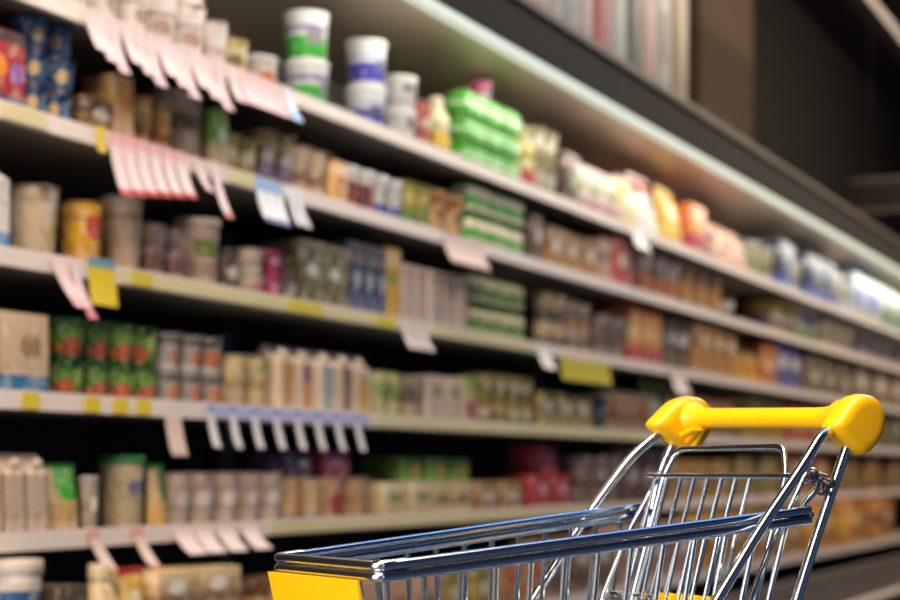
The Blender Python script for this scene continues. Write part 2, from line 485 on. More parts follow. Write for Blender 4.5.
row('B', 'cup', [789, 799], .28, .20, 'white and green cup', pack('cfccbc', [(.1, .4, '7a9a58')]), wl)
row('B', 'tub', [812, 823, 834], .3, .17, 'cream coloured tub', pack('cbbca6', [(.3, .5, 'b09a80')]), L('d8ccb8'))
row('B', 'tub', [848, 860, 872], .36, .19, 'pale violet and cream tub', pack('c0b0b0', [(.3, .6, '7a6a90')]), L('d0c8c0'))
row('B', 'tub', [884, 896], .4, .2, 'greyish cream tub', pack('b8aca0', [(.3, .6, '94806c')]), L('c8c0b4'))

# --- third shelf
row('C', 'carton', [-12], .10, .19, 'white carton with blue base', pack('d8d0c8', [(.0, .22, '2a7ab8'), (.84, 1, '3a70a0')]), bluel)
row('C', 'cup', [38], .118, .145, 'beige cup with small yellow mark', pack('cbb69e', [(.8, .86, 'b09c88')], [(.78, .4, .13, .13, 'c8b050', 'e')]), L('c4b09a'))
row('C', 'cup', [86], .105, .135, 'golden yellow and orange cup', pack('c89434', [(.0, .25, 'd8a468'), (.4, .7, 'd0a020'), (.72, .8, 'a87a40')]), L('b89048'))
row('C', 'cup', [127], .10, .165, 'tall beige cup with grey lid', pack('c0a68c', [(.7, .8, 'a08a74')], [(.75, .25, .2, .2, 'b8a45c', 'e')]), greyl)
row('C', 'cup', [153, 172], .082, .12, 'brownish pink cup with dark print', pack('b4978a', [(.2, .45, '7a4a4c'), (.6, .75, '94706a')]), L('b89c90'))
row('C', 'tub', [203], .115, .155, 'pale beige tub', pack('c4ab98', [(.2, .4, 'a88c7c')]), L('c8b4a0'))
row('C', 'tub', [228], .06, .10, 'small dark brown tub', pack('4e3a30', [(.4, .6, '6a5448')]), darkl)
row('C', 'cup', [253], .085, .062, 'cup with white front', pack('cdbcae', [(.3, .5, 'a8988c')]), foil, 2)
row('C', 'cup', [271], .07, .065, 'magenta cup', pack('b8245c', [(.7, .9, 'a04468')]), magl, 2)
row('C', 'cup', [289], .08, .085, 'dark cup with pale base', pack('5a4a40', [(.05, .4, '9a8a7c')]), darkl)
row('C', 'box', [311, 334], .12, .175, 'greenish grey box', pack('645c3c', [(.75, .9, '4a4430')]), L('4e4a34'))
row('C', 'tall', [350, 364, 377], .073, .20, 'dark navy box', pack('20243c', [(.1, .35, '28406c'), (.5, .65, '2c4a60')]), navyl)
row('C', 'tall', [391], .085, .21, 'yellow box with cream front edge', pack('c8981c', [(.78, .95, 'c4a878')]), yell)
row('C', 'tall', [405, 418, 431, 445, 458], .085, .175, 'pinkish beige box', pack('c4ab9a', [(.8, .9, 'b49a8a')], [(.9, .5, .12, .6, 'a08474', 'r')]), L('cdb8a8'))
row('C', 'multi', [478, 497, 514], .14, .10, 'cream twin pack with deep green stripe', pack('bdb088', [(.15, .6, '3a7a24')]), L('5a8a34'), 2)
row('C', 'cup', [545, 557], .085, .10, 'beige cup with dark grey base', pack('c8ac84', [(.0, .45, '54504c')]), L('ccb48c'), 2)
row('C', 'cup', [570, 582], .085, .095, 'pale cup with orange base', pack('c0a890', [(.0, .35, 'b8845c'), (.4, .6, '505054')]), L('d0b890'), 2)
row('C', 'cup', [598, 613], .13, .16, 'rosy beige cup', pack('ac9080', [(.3, .5, '7e6458')]), L('bca494'))
row('C', 'tall', [637, 652], .17, .24, 'orange and yellow box with red base', pack('c8863c', [(.0, .3, 'b02c30'), (.45, .65, 'd8c090'), (.85, 1, 'c04c24')]), redl)
row('C', 'tub', [668, 680], .19, .20, 'dull grey brown tub', pack('7e6a58', [(.4, .6, '5e4a3e')]), L('907c68'))
row('C', 'box', [696, 710, 724], .22, .24, 'orange brown box', pack('b07a34', [(.5, .8, '94662c')]), oranl)
row('C', 'pouch', [739, 752], .26, .20, 'bright yellow pouch', pack('cc9a24', [(.3, .5, 'a87020')]), yell)
row('C', 'tall', [766], .24, .22, 'orange upright box', pack('c06a28', [(.5, .7, 'd89a50')]), oranl)
row('C', 'tall', [780, 793], .28, .24, 'violet blue box', pack('4a4a90', [(.5, .7, '6a70a8')]), navyl)
row('C', 'box', [812, 828, 844], .34, .22, 'dull olive box', pack('6e5e48', [(.4, .7, '8a7450')]), brownl)
row('C', 'box', [862, 880, 897], .4, .24, 'light brown box', pack('8a745c', [(.4, .7, 'a48c70')]), brownl)

# --- fourth shelf
row('D', 'box', [-30, 16], .15, .167, 'cream box with blue base band', pack('cdb391', [(.08, .26, '2478a8')], [(.62, .62, .22, .16, 'a08060', 'e')]), L('d4bc9c'))
row('D', 'cup', [72, 98, 122, 144], .088, .086, 'green cup with red berry print', pack('5a8a2c', [(.78, 1, '2c5a1c'), (.0, .12, '2c5a1c')], [(.3, .3, .22, .24, 'b8502c', 'e'), (.7, .55, .2, .2, '94b050', 'e')]), L('2c6420'), 2)
row('D', 'cup', [166, 186, 206], .085, .084, 'grey and white cup with salmon label', pack('a09a98', [(.0, .16, 'c8beb8'), (.7, .9, '5a5450')], [(.5, .4, .34, .26, 'c0704c', 'e')]), greyl, 2)
row('D', 'cup', [234, 254], .10, .125, 'cream cup with olive green print', pack('cab186', [(.4, .6, 'a8905c')], [(.6, .8, .3, .12, '94a050', 'e')]), L('c8b890'))
row('D', 'carton', [283], .098, .172, 'cream carton with orange upright mark', pack('d4bca0', [], [(.5, .45, .22, .34, 'c8842c', 'r')]), L('d8c8b0'))
row('D', 'carton', [304], .098, .172, 'cream carton with orange and purple mark', pack('d8c0a4', [], [(.5, .35, .22, .25, 'd0892c', 'r'), (.5, .62, .2, .14, '8a4a6c', 'r')]), L('d8c8b0'))
row('D', 'carton', [324], .098, .172, 'cream carton with bluish grey mark', pack('d4bea4', [], [(.5, .42, .24, .34, '94a0a0', 'r')]), L('d8c8b0'))
row('D', 'carton', [343], .098, .172, 'cream carton with brown mark', pack('d0b89c', [], [(.5, .45, .24, .36, '7c5c4c', 'r')]), L('d8c8b0'))
row('D', 'carton', [361], .098, .172, 'cream carton with amber lower mark', pack('d4bca0', [], [(.5, .35, .26, .28, 'd09a2c', 'r')]), L('d8c8b0'))
row('D', 'cup', [376, 391], .092, .125, 'light green and cream cup', pack('c4bc84', [(.5, .8, '8aa858')]), L('98b468'))
row('D', 'tub', [409], .12, .12, 'cream tub with dark lettering band', pack('c8b090', [(.4, .65, '7c6a60')]), L('c8b8a8'))
row('D', 'box', [432, 450], .125, .14, 'pale beige box', pack('cbb29a', [(.1, .2, 'bca48c')]), L('d0bca4'))
row('D', 'tall', [466], .09, .15, 'beige box with red spot', pack('c0a87c', [(.7, 1, '8a9a48')], [(.5, .3, .35, .2, '9c2c44', 'e')]), greenl)
row('D', 'cup', [482, 496, 510, 524], .10, .085, 'olive brown cup', pack('9c8848', [(.3, .55, '6c7a30'), (.65, .8, 'b8a068')]), L('7c7a3c'), 2)
row('D', 'box', [546, 564, 580], .15, .13, 'olive yellow box', pack('a08a4c', [(.4, .6, '7c6a38')]), L('8a7a48'))
row('D', 'tub', [594], .12, .12, 'dark navy tub', pack('2c3444', [(.4, .6, '4a5464')]), navyl)
row('D', 'cup', [606, 618, 630, 642], .13, .15, 'beige cup with orange red mark', pack('b89470', [(.3, .5, '8a6a50')], [(.6, .55, .3, .2, 'b84c24', 'e')]), L('c0a488'))
row('D', 'pouch', [656, 670], .2, .22, 'yellowish green pouch', pack('8a8c48', [(.4, .6, 'b0a468')]), L('a0a058'))
row('D', 'box', [686, 704, 722], .24, .18, 'rusty brown box', pack('8a5634', [(.4, .7, 'a87444')]), brownl)
row('D', 'tub', [740, 756, 770], .25, .2, 'yellowish beige tub', pack('ac9040', [(.4, .6, '84683a')]), L('c0a878'))
row('D', 'box', [790, 810], .34, .2, 'red and orange box', pack('b0502c', [(.5, .8, 'c88c40')]), redl)
row('D', 'box', [834, 854], .38, .2, 'dark brown low box', pack('5c483a', [(.4, .7, '7c644c')]), brownl)
row('D', 'box', [876, 896], .42, .22, 'grey olive box', pack('6c6448', [(.4, .7, '887c58')]), brownl)

# --- fifth shelf
row('E', 'carton', [-8, 13, 34], .066, .165, 'beige carton', pack('c6ad95', [(.2, .3, 'b49c86')], [(.9, .4, .12, .5, 'a08a76', 'r')]), L('cbb8a4'))
row('E', 'pouch', [70], .10, .14, 'cream pouch with green slanted top', pack('c8ac80', [(.2, .45, 'b8985c')], [(.6, .78, .44, .3, '3fa02c', 'e')]), greenl)
row('E', 'tub', [90], .045, .11, 'slim grey tub', pack('9c8e7c', [(.4, .6, '84745f')]), greyl)
row('E', 'tub', [134], .105, .15, 'beige tub with deep green lid', pack('bda884', [(.4, .7, 'a89c78')]), L('2c7a34'))
row('E', 'pouch', [156], .06, .14, 'small beige pouch with green edge', pack('c4a478', [(.0, .35, 'cc9c50')], [(.75, .75, .3, .3, '3a8040', 'e')]), greenl)
row('E', 'cup', [184, 206, 226, 246, 262], .10, .118, 'pinkish beige cup with grey band', pack('ccb3a2', [(.3, .42, 'b09a90'), (.7, .78, 'b89c90')]), L('cdb8ac'))
row('E', 'cup', [282], .10, .105, 'cream cup with orange stripe', pack('d0ac80', [(.0, .16, '7a98a0')], [(.65, .5, .16, .4, 'cc7a34', 'r')]), L('d4b890'))
row('E', 'cup', [302], .10, .105, 'cream cup with yellow mark', pack('d4b488', [(.0, .16, '7a98a0')], [(.6, .6, .2, .3, 'd8ac44', 'e')]), L('d4b890'))
row('E', 'cup', [326], .12, .105, 'cream cup with red mark', pack('d0a888', [(.0, .12, 'b89c80')], [(.5, .4, .3, .3, 'b43c3c', 'e')]), L('d0b090'))
row('E', 'cup', [352], .12, .105, 'tan cup with orange tint', pack('cca074', [(.4, .6, 'c08c5c')]), L('d0b090'))
row('E', 'box', [392, 417], .15, .10, 'cream coloured box', pack('cdb58c', [(.1, .25, 'bca070'), (.8, .95, 'd8c8a0')]), L('d4c098'))
row('E', 'box', [438, 458], .14, .10, 'pale yellow box', pack('c8b080', [(.3, .5, 'b09458')]), L('c8b888'))
row('E', 'box', [484, 507], .16, .10, 'brown tan box', pack('94703c', [(.5, .8, 'a88450')]), L('a88858'))
row('E', 'box', [537, 558], .17, .12, 'deep red box', pack('a01c24', [(.4, .6, 'b02c34')]), redl)
row('E', 'tub', [577, 592, 606], .14, .17, 'brownish rose tub', pack('8c7060', [(.4, .6, '5e463c')]), L('a08878'))
row('E', 'tub', [622, 638, 654], .17, .2, 'dark rosy brown tub', pack('6e5448', [(.4, .6, '8a6c5c')]), L('907868'))
row('E', 'box', [674, 696, 718], .26, .18, 'ochre box', pack('a87c34', [(.4, .7, '8a6430')]), L('b08c48'))
row('E', 'box', [744, 768], .3, .2, 'olive ochre box', pack('8c7a3c', [(.4, .7, 'a08c4c')]), L('a08c50'))
row('E', 'box', [796, 820], .34, .22, 'burnt orange box', pack('ac6a28', [(.4, .7, 'c88a34')]), oranl)
row('E', 'box', [848, 872, 896], .42, .2, 'brown and amber box', pack('8a6030', [(.4, .7, 'a87c3c')]), brownl)

row('E', 'box', [296], .12, .062, 'navy box standing on the cream cups', pack('262448', [(.3, .6, '5a3a5c')]), magl, 1, 2, .1132)
row('E', 'box', [333], .13, .075, 'crimson box standing on the cream cups', pack('9c2450', [(.3, .6, 'b85a6c')]), navyl, 1, 2, .1132)
row('E', 'box', [408, 432, 456], .13, .07, 'bright green box standing on cream boxes', pack('6c9c2c', [(.55, .9, '4c7c20')]), greenl, 1, 2, .1005)
row('E', 'box', [546], .12, .10, 'narrow red box standing on deep red boxes', pack('a81c28', [(.4, .6, 'c04048')]), redl, 1, 2, .1205)

# --- bottom shelf
row('F', 'tub', [22], .105, .255, 'white tub with dark blue lower band', pack('c4b2a2', [(.35, .8, '1e4e7c')], [(.5, .9, .3, .04, 'd8ccc0', 'r')]), L('c8b8a8'))
row('F', 'box', [68], .10, .20, 'dark olive box', pack('4e4030', [(.4, .7, '6a5a3c')]), L('584838'))
row('F', 'bottle', [110], .088, .235, 'cream bottle beside the dark olive box', pack('cdb284', [(.3, .6, 'c8a868')]), L('c8b48c'))
row('F', 'pouch', [146], .09, .215, 'yellow pouch beside the cream bottle', pack('cc9c30', [(.6, .8, 'd8b868')]), redl)
row('F', 'box', [206, 246], .17, .105, 'cream and brown box', pack('c09c6c', [(.3, .55, '94704c'), (.8, 1, 'd4b88c')]), L('c8a878'), 2)
row('F', 'box', [262], .15, .05, 'flat blue box', pack('2a5ca8', [(.4, .6, '3a6cb8')]), bluel)
row('F', 'box', [296, 328], .18, .17, 'tan box with dark top', pack('a88044', [(.75, 1, '5a3c20')]), brownl)
row('F', 'box', [358, 388, 416], .19, .14, 'pinkish tan box', pack('b88c6c', [(.3, .5, '94684c')]), L('c09c80'))
row('F', 'box', [444, 470], .2, .16, 'olive green box', pack('84762c', [(.3, .6, 'b0903c')]), L('948438'))
row('F', 'box', [498, 526], .21, .15, 'rust coloured box', pack('a0683c', [(.4, .7, 'b88454')]), L('a87850'))
row('F', 'box', [552, 576, 600], .22, .2, 'dark brown carton box', pack('5c4028', [(.4, .7, '7c5834')]), brownl)
row('F', 'box', [630, 656, 682], .26, .22, 'rose tan box', pack('a47c64', [(.4, .7, '8a6450')]), L('a88870'))
row('F', 'box', [708, 732], .3, .24, 'amber box', pack('b88024', [(.4, .7, '9c6a20')]), L('b88830'))
row('F', 'box', [760, 790], .34, .24, 'golden brown box', pack('a0701c', [(.4, .7, 'b88428')]), L('a87828'))
row('F', 'box', [824, 854], .4, .25, 'amber and orange box', pack('c07c1c', [(.4, .7, 'd8a030')]), oranl)
row('F', 'box', [884], .44, .25, 'orange and brown box', pack('b87020', [(.4, .7, '8a5420')]), oranl)

# place the rows: every pack gets its own spot along its shelf, pushed apart where two would touch
spots = {}
for ri, (sh, kind, cols, w, h, look, m, m2, tiers, back, lift) in enumerate(ROWS):
    for ci, px in enumerate(cols):
        hw = w / 2
        dp = {'box': min(.14, w * 1.1), 'tall': min(.14, w * 1.1), 'multi': w * .5, 'pouch': w * .56}.get(kind, w)
        front = PLANE[sh] + .022 + ((.30 if px > 560 else .24) if back == 1 else .03 if back else 0)
        x = along(px, front + dp / 2 * (.8 if kind in ('cup', 'tub', 'bottle') else .3))
        spots.setdefault((sh, back), []).append([x, hw + .003, dp, front, ri, ci, x])
for lst in spots.values():
    lst.sort(key=lambda s: s[0])
    for _ in range(400):
        for a, c in zip(lst, lst[1:]):
            gap = (c[0] - a[0]) - (a[1] + c[1])
            if gap < 0:
                a[0] += gap / 2 * .8; c[0] -= gap / 2 * .8
    for s in lst:
        if abs(s[0] - s[6]) > .12:
            print('SHIFTED', ROWS[s[4]][0], ROWS[s[4]][5], round(s[6], 2), round(s[0], 2))
where = {(s[4], s[5]): s for lst in spots.values() for s in lst}
n_packs = 0
for ri, (sh, kind, cols, w, h, look, m, m2, tiers, back, lift) in enumerate(ROWS):
    noun, name = NOUN[kind]
    proto = None
    grp = f'{look} row on the {SHN[sh]}'
    order = sorted(range(len(cols)), key=lambda i: where[(ri, i)][0])
    for oi, ci in enumerate(order):
        x, hw, dp, front, *_ = where[(ri, ci)]
        for t in range(tiers):
            if proto is None:
                proto = o = mesh_pack(kind, w, h, m, m2, name)
            else:
                o = copy_tree(proto)
            j = R.uniform(-1, 1)
            yc = front + dp / 2 + (.006 * abs(j) if kind not in ('pouch',) else .01)
            o.location = (x + (.002 * j if t else 0), yc, SH[sh] + .0045 + lift + t * (h + .0005))
            o.rotation_euler.z = {'box': .03, 'tall': .03, 'multi': .01, 'carton': .03, 'pouch': .03}.get(kind, .5) * j
            lay = '' if tiers == 1 else (', lowest layer', ', second layer up', ', third layer up')[t]
            if len(cols) == 1:
                lab = f'{look}{lay}, on the {SHN[sh]}'
            else:
                lab = f'{look}, {ORD[oi]} from near end{lay}, {SHN[sh]}'
            tag(o, lab, noun, grp if (len(cols) > 1 or tiers > 1) else None)
            n_packs += 1

# tall packs standing on top of the canopy
tops = [(534, 'd8a8a0', 'pink tall box'), (548, 'c4b8a8', 'cream tall box'), (563, 'a8b4a4', 'pale green tall box'), (578, 'd0b8ac', 'pale rose tall box'), (596, 'c86a64', 'coral red tall box'),
        (612, 'c8ccb8', 'greenish white tall box'), (628, '4e5a4c', 'dark green grey tall box'), (642, 'd0a498', 'salmon tall box'), (657, 'c8c4b0', 'whitish tall box with grey label'), (674, 'b09878', 'tan tall box')]
for px, c, look in tops:
    x = along(px, CY + .06)
    w = (along(px + 7, CY + .06) - along(px - 7, CY + .06)) * .93
    mm = pack(c, [(.0, .06, 'd8d0b8')], [(.5, .35, .3, .16, '8a8478' if 'label' in look else c, 'r')], print_=.12)
    o = mesh_pack('tall', w, .62, mm, L(c), 'cardboard_box')
    o.location = (x, CY + .03 + min(.14, w * 1.1) / 2, ZS + .1555)
    tag(o, f'{look} standing on the canopy of the case', 'box', 'tall boxes on top of the canopy')

# ------------------------------------------------------------------ price tickets
_tick = {}


def ticket(px, shelf, w, h, mats, label, group, slant=0.0, top=.012, curl=.03, name='price_ticket'):
    key = (w, h, mats, slant, curl)
    if key not in _tick:
        bm = B_(); n = 10
        vs = []
        for i in range(n + 1):
            t = i / n
            y = -.0075 - curl * t * t
            for s in (-1, 1):
                vs.append((bm.verts.new((s * w / 2 + slant * t, y, -h * t)), bm.verts.new((s * w / 2 + slant * t, y + .0012, -h * t))))
        for i in range(n):
            (a, a2), (b2, b3), (c, c2), (d, d2) = vs[2 * i], vs[2 * i + 1], vs[2 * i + 2], vs[2 * i + 3]
            fs = [bm.faces.new((a, c, d, b2)), bm.faces.new((a2, b3, d2, c2)), bm.faces.new((a, a2, c2, c)), bm.faces.new((b2, d, d2, b3))]
            frac = (i + .5) / n
            for f in fs:
                f.material_index = 0 if frac < mats[3] else (2 if frac > mats[4] else 1)
        a, b2 = vs[0], vs[1]; bm.faces.new((a[0], b2[0], b2[1], a[1]))
        a, b2 = vs[-2], vs[-1]; bm.faces.new((a[0], a[1], b2[1], b2[0]))
        o = link(name, bm, [tick_mat(c) for c in mats[:3]])
        _tick[key] = o
    else:
        o = _tick[key].copy(); COL.objects.link(o)
    o.location = (along(px), D, SH[shelf] + top)
    tag(o, label, 'price ticket', group)
    return o


_tm = {}


def tick_mat(c):
    if c not in _tm:
        _tm[c] = plain('ticket_paper', c, .6, noise=.08, scale=25)
    return _tm[c]


PK = ('d6bcba', 'ceb2b2', 'c6a6a8', .3, .8)
for i, px in enumerate([88, 99, 111, 124, 136, 148, 160, 171, 182, 193, 204, 216, 229]):
    ticket(px, 'A', .038 if i < 5 else .044, .088 + .03 * ((i * 7) % 3) / 2, PK, f'pinkish white hanging price ticket, {ORD[i]} from near end, top shelf rail', 'pinkish white tickets along the top shelf rail')
PB = ('d8b0b0', 'd2a8ac', 'cca0a6', .3, .8)
for i, px in enumerate([241, 252, 263, 274]):
    ticket(px, 'A', .05, .085, PB, f'rosy price ticket, {ORD[i]} from near end, beside the green banded tubs, top rail', 'rosy tickets along the top shelf rail')
ticket(286, 'A', .045, .085, ('d8d4dc', 'c4d0e0', '8ab4dc', .3, .7), 'small pale blue price ticket below the green banded tubs', None)
ticket(98, 'B', .028, .055, ('d8b82c',) * 3 + (.3, .8), 'small yellow price ticket on the second shelf rail', None, curl=.004, top=.02)
RD = ('e0a8a8', 'dcc0be', 'c0383c', .16, .86)
for i, px in enumerate([113, 126, 139, 152, 165, 178]):
    ticket(px, 'B', .043, .135 - .006 * i, RD, f'pink price ticket with red lower edge, {ORD[i]} from near end, second rail', 'pink tickets with red edges on the second rail', top=.016)
ticket(195, 'B', .03, .075, PK, 'short pinkish price ticket beside the red edged tickets', None, slant=.01)
ticket(212, 'B', .03, .125, ('e6d0d0', 'e6d0d0', 'c8686c', .16, .86), 'long slanting pinkish price ticket at end of red edged tickets', None, slant=.02)
BW = ('8ab0dc', 'e0e0e4', '2a4a88', .3, .85)
for i, px in enumerate([257, 266, 275]):
    ticket(px, 'B', .036, .11, BW, f'blue topped white price ticket with navy edge, {ORD[i]} from near end, second rail', 'blue topped tickets on the second rail')
for i, px in enumerate([288, 296]):
    ticket(px, 'B', .026, .10, ('dcdce4', 'dcd8dc', 'd0c8cc', .3, .85), f'narrow white price ticket, {ORD[i]} after the blue topped ones, second rail', 'narrow white tickets on the second rail')
for i, px in enumerate([446, 456, 466, 476]):
    ticket(px, 'B', .07, .09, ('ccb4a8', 'c8aea4', '94605c', .3, .85), f'pale rose price ticket, {ORD[i]} from near end, below the tan tubs', 'pale rose tickets below the tan tubs')
ticket(53, 'C', .045, .10, ('e4ccc8', 'e0c0c0', 'd8a0a8', .3, .8), 'pink price ticket hanging aslant on the third shelf rail', None, slant=.05)
ticket(70, 'C', .03, .12, ('e4ccc8', 'e0c0c0', 'c87484', .3, .8), 'narrow pink price ticket with rosy tip on third rail', None, slant=.03)
ticket(99, 'C', .095, .098, ('6a94a0', 'd8bc14', 'd8bc14', .24, .9), 'large yellow price ticket with blue top on the third rail', None, curl=.008, top=.024)
for i, px in enumerate([402, 411, 420]):
    ticket(px, 'C', .045, .085, ('ccbeb4', 'c4b4ac', 'b4a49c', .3, .85), f'whitish price ticket, {ORD[i]} from near end, below the pinkish beige boxes', 'whitish tickets on the third rail')
ticket(541, 'C', .11, .085, ('d8ccc4', 'd8ccc4', 'ccc0b8', .3, .85), 'white price ticket at the near side of the yellow banner', None)
ticket(584, 'C', .52, .085, ('d0c070', 'b8a824', 'a89820', .2, .9), 'wide yellow banner ticket hanging from the third shelf rail', None, top=-.014, curl=.01)
ticket(676, 'C', .2, .11, ('ccb8b0', 'd0bcb8', 'c8b0ac', .3, .85), 'pinkish price ticket above the cart handle, third rail', None)
ticket(636, 'A', .16, .09, ('e0dcd8', 'e0dcd8', 'd4ccc8', .3, .85), 'white price ticket below the large white pouch, top rail', None)
for i, (px, ye) in enumerate([(28, 1), (90, 1), (118, 1), (141, 1)]):
    ticket(px, 'D', .055, .032, ('d8bc2c',) * 3 + (.3, .8), f'small yellow price ticket, {ORD[i]} from near end, fourth shelf rail', 'small yellow tickets on the fourth rail', curl=.001)
for i, px in enumerate([166, 174]):
    ticket(px, 'D', .03, .12, ('d8c8c0', 'd0b8ac', 'bca094', .3, .85), f'dull pink price ticket, {ORD[i]} from near end, fourth shelf rail', 'dull pink tickets on the fourth rail', curl=.02)
WB = ('8c96cc', 'cfc8c6', 'c4bab8', .2, .85)
for i, px in enumerate([208, 230, 252, 274, 295, 315, 335, 355]):
    ticket(px, 'D', .030, .10, WB, f'white price ticket with blue top, {ORD[i]} from near end, fourth shelf rail', 'white tickets with blue tops on the fourth rail', curl=.02)
for i, px in enumerate([90, 134]):
    ticket(px, 'E', .04, .085, ('d8988c', 'd8beb0', 'd08478', .25, .85), f'salmon price ticket hanging aslant, {ORD[i]} from near end, fifth shelf rail', 'salmon tickets on the fifth rail', slant=.03)
for i, px in enumerate([180, 200, 222, 246]):
    ticket(px, 'E', .075, .062, ('d8c4bc', 'd4bcb8', 'ccb4b0', .3, .85), f'curled pinkish white price ticket, {ORD[i]} from near end, fifth shelf rail', 'curled tickets on the fifth rail', curl=.045)

# ------------------------------------------------------------------ things high up at the far end
tr = tag(link('ceiling_trunking', box(B_(), 5.5, 16, 1.98, 2.08, 3.55, 3.62, .006), plain('grey_trunking', '6a5e54', .5, noise=.06)),
         'greyish metal trunking bar hanging high over the aisle', 'trunking')
for x in (6.5, 9.5, 12.5, 15.5):
    link('drop_rod', tube(B_(), [(x, 2.03, 3.62), (x, 2.03, 4.6)], .006, 8), plain('black_rod', '1a1714', .7), tr)
sg = empty('hanging_sign', (13.1, 2.12, 2.78), 'grey framed dark sign hanging above the far end of the case', 'sign')
b = B_()
tube(b, [(0, .55, 0), (0, .55, .22), (0, -.55, .22), (0, -.55, 0)], .022, 10, close=True)
link('frame', b, plain('grey_sign_frame', '6a6054', .5), sg)
link('panel', box(B_(), -.012, .012, -.53, .53, .02, .20, .003), plain('dark_sign_panel', '2a2018', .6, noise=.1), sg)
for y in (.4, -.5):
    link('hanging_rod', tube(B_(), [(0, y, .22), (0, y, 1.82)], .002, 8), plain('black_rod', '1a1714', .7), sg)

# ------------------------------------------------------------------ the shopping cart (x forward, y to its left side, z up)
TH = 0.569
c_, s_ = math.cos(TH), math.sin(TH)
o2 = (FW * 2.3 + RT * .348) * .85
fwd = FW * (-s_) + RT * (-c_)
KS = .85                                          # the cart is a compact one
cart = empty('shopping_cart', (o2.x, o2.y, 0), 'chromed wire shopping cart with yellow plastic handle in front of the shelves', 'shopping cart', rz=math.atan2(fwd.y, fwd.x))
cart.scale = (KS, KS, KS)
Z = EYE / KS - .0025
WR, WF, LN, ZR, ZF = .324, .233, .573, Z - .049, Z - .103


def rim(x):
    t = x / LN
    return (WR + (WF - WR) * t) / 2, ZR + (ZF - ZR) * t


# handle: bar and two fan-shaped end caps
HX, HZ, HW = -.071, Z + .0675, .317 / 2
TIL = .004
b = B_()
prof = [(.0255, -.150), (.0245, -.140), (.0205, -.133), (.0170, -.125), (.0150, -.113), (.0141, -.095), (.0141, .095), (.0150, .113), (.0170, .125), (.0205, .133), (.0245, .140), (.0255, .150)]
rings = []
for r_, y in prof:
    rings.append([b.verts.new((HX + r_ * math.cos(2 * PI * k / 20), y, HZ + .0050 - TIL * y / HW + r_ * .95 * math.sin(2 * PI * k / 20))) for k in range(20)])
for A, Bq in zip(rings, rings[1:]):
    for k in range(20):
        b.faces.new((A[k], A[(k + 1) % 20], Bq[(k + 1) % 20], Bq[k]))
b.faces.new(rings[0][::-1]); b.faces.new(rings[-1])
handle = link('handle', b, yellow, cart)
fan = [(.006, -.043), (-.006, -.041), (-.021, -.029), (-.031, -.013), (-.035, .004), (-.032, .018), (-.024, .029), (-.012, .035), (.002, .0365), (.016, .033), (.028, .025), (.040, .012), (.051, .0), (.054, -.005), (.050, -.012), (.018, -.037)]
FAN = []
for i, p in enumerate(fan):                      # rounded corners on the fan outline
    q0, q1 = Vector(fan[i - 1]), Vector(fan[(i + 1) % len(fan)]); p = Vector(p)
    FAN += [tuple(p.lerp(q0, .25)), tuple(p.lerp(q1, .25))]
for s in (1, -1):
    b = B_()
    kx, kz = (1.0, .97) if s > 0 else (1.05, .98)
    loops = []
    for dy, sc in ((-.019, .55), (-.0185, .74), (-.0155, .88), (-.010, .96), (0, 1.0), (.010, .96), (.0155, .88), (.0185, .74), (.019, .55)):
        loops.append([b.verts.new((HX - (.010 if s > 0 else .006) + (x * sc + .004 * (1 - sc)) * (kx if s > 0 or x < 0 else 1.3), s * HW + dy, HZ - TIL * s + (z * sc) * kz)) for x, z in FAN])
    for A, Bq in zip(loops, loops[1:]):
        for k in range(len(A)):
            b.faces.new((A[k], A[(k + 1) % len(A)], Bq[(k + 1) % len(A)], Bq[k]))
    b.faces.new(loops[0][::-1]); b.faces.new(loops[-1])
    cap = link('end_cap', b, yellow, handle, angle=80)
    if s > 0:
        continue
    b = B_()                                     # moulded ridges where the cap meets the bar
    for k in range(3):
        tube(b, [(HX + .004 + .010 * k, s * (HW - .022), HZ - TIL * s - .035 + .008 * k), (HX + .006 + .010 * k, s * (HW - .045 - .004 * k), HZ - TIL * s - .010)], .0045, 8)
    link('moulded_ridge', b, yellow, cap)

# handle tubes: straight rear leg and curved front brace on each side
for s in (1, -1):
    y = s * .158
    if s > 0:
        up = [(HX + .004, y, HZ - TIL * s - .02), (-.056, y, Z + .022), (0, y + s * .004, Z - .09), (.038, y + s * .004, Z - .18)]
    else:
        up = [(HX + .012, y, HZ - TIL * s - .02), (-.042, y, Z + .030), (-.028, y - .004, Z - .007), (-.012, y - .004, Z - .068), (.012, y - .004, Z - .18)]
    pts = up + [(.13, y, Z - .45), (.13, y, .20), (.06, y, .115)]
    link('rear_tube', tube(B_(), pts, .0068, 12, .05), chrome, cart)
    y = s * .172
    pts = [(HX + .036, s * .157, HZ - TIL * s - .010), (-.012, s * .163, Z + .044), (.01, s * .170, Z + .025), (.03, y, Z + .004), (.092, y, Z - .063), (.22, y, Z - .22), (.36, s * .155, Z - .42), (.36, s * .15, .16)]
    link('front_brace', tube(B_(), pts, .0068, 12, .03), chrome, cart)

# basket rim: two rods along each side and across the front
for s in (1, -1):
    b = B_()
    for dz in (.0058, -.0058):
        for dy in ((0,) if dz > 0 else (0,)):
            a0, z0 = rim(.004); a1, z1 = rim(LN)
            tube(b, [(.004, s * (a0 + dy), z0 + dz), (LN, s * (a1 + dy), z1 + dz)], .0056, 12)
    link('side_rail', b, chrome_rail, cart)
b = B_()
for dz, r_ in ((.0065, .0058), (-.0055, .0058)):
    tube(b, [(LN - .03, WF / 2, ZF + dz + .003), (LN + .005, WF / 2, ZF + dz), (LN + .005, -WF / 2, ZF + dz), (LN - .03, -WF / 2, ZF + dz + .003)], r_, 12, .012)
link('front_rail', b, chrome, cart)
for s in (1, -1):
    b = B_()
    tube(b, [(-.006, s * .155, ZR), (.03, s * .155, ZR)], .0045, 8)
    link('rail_fixing', b, dark_steel, cart)

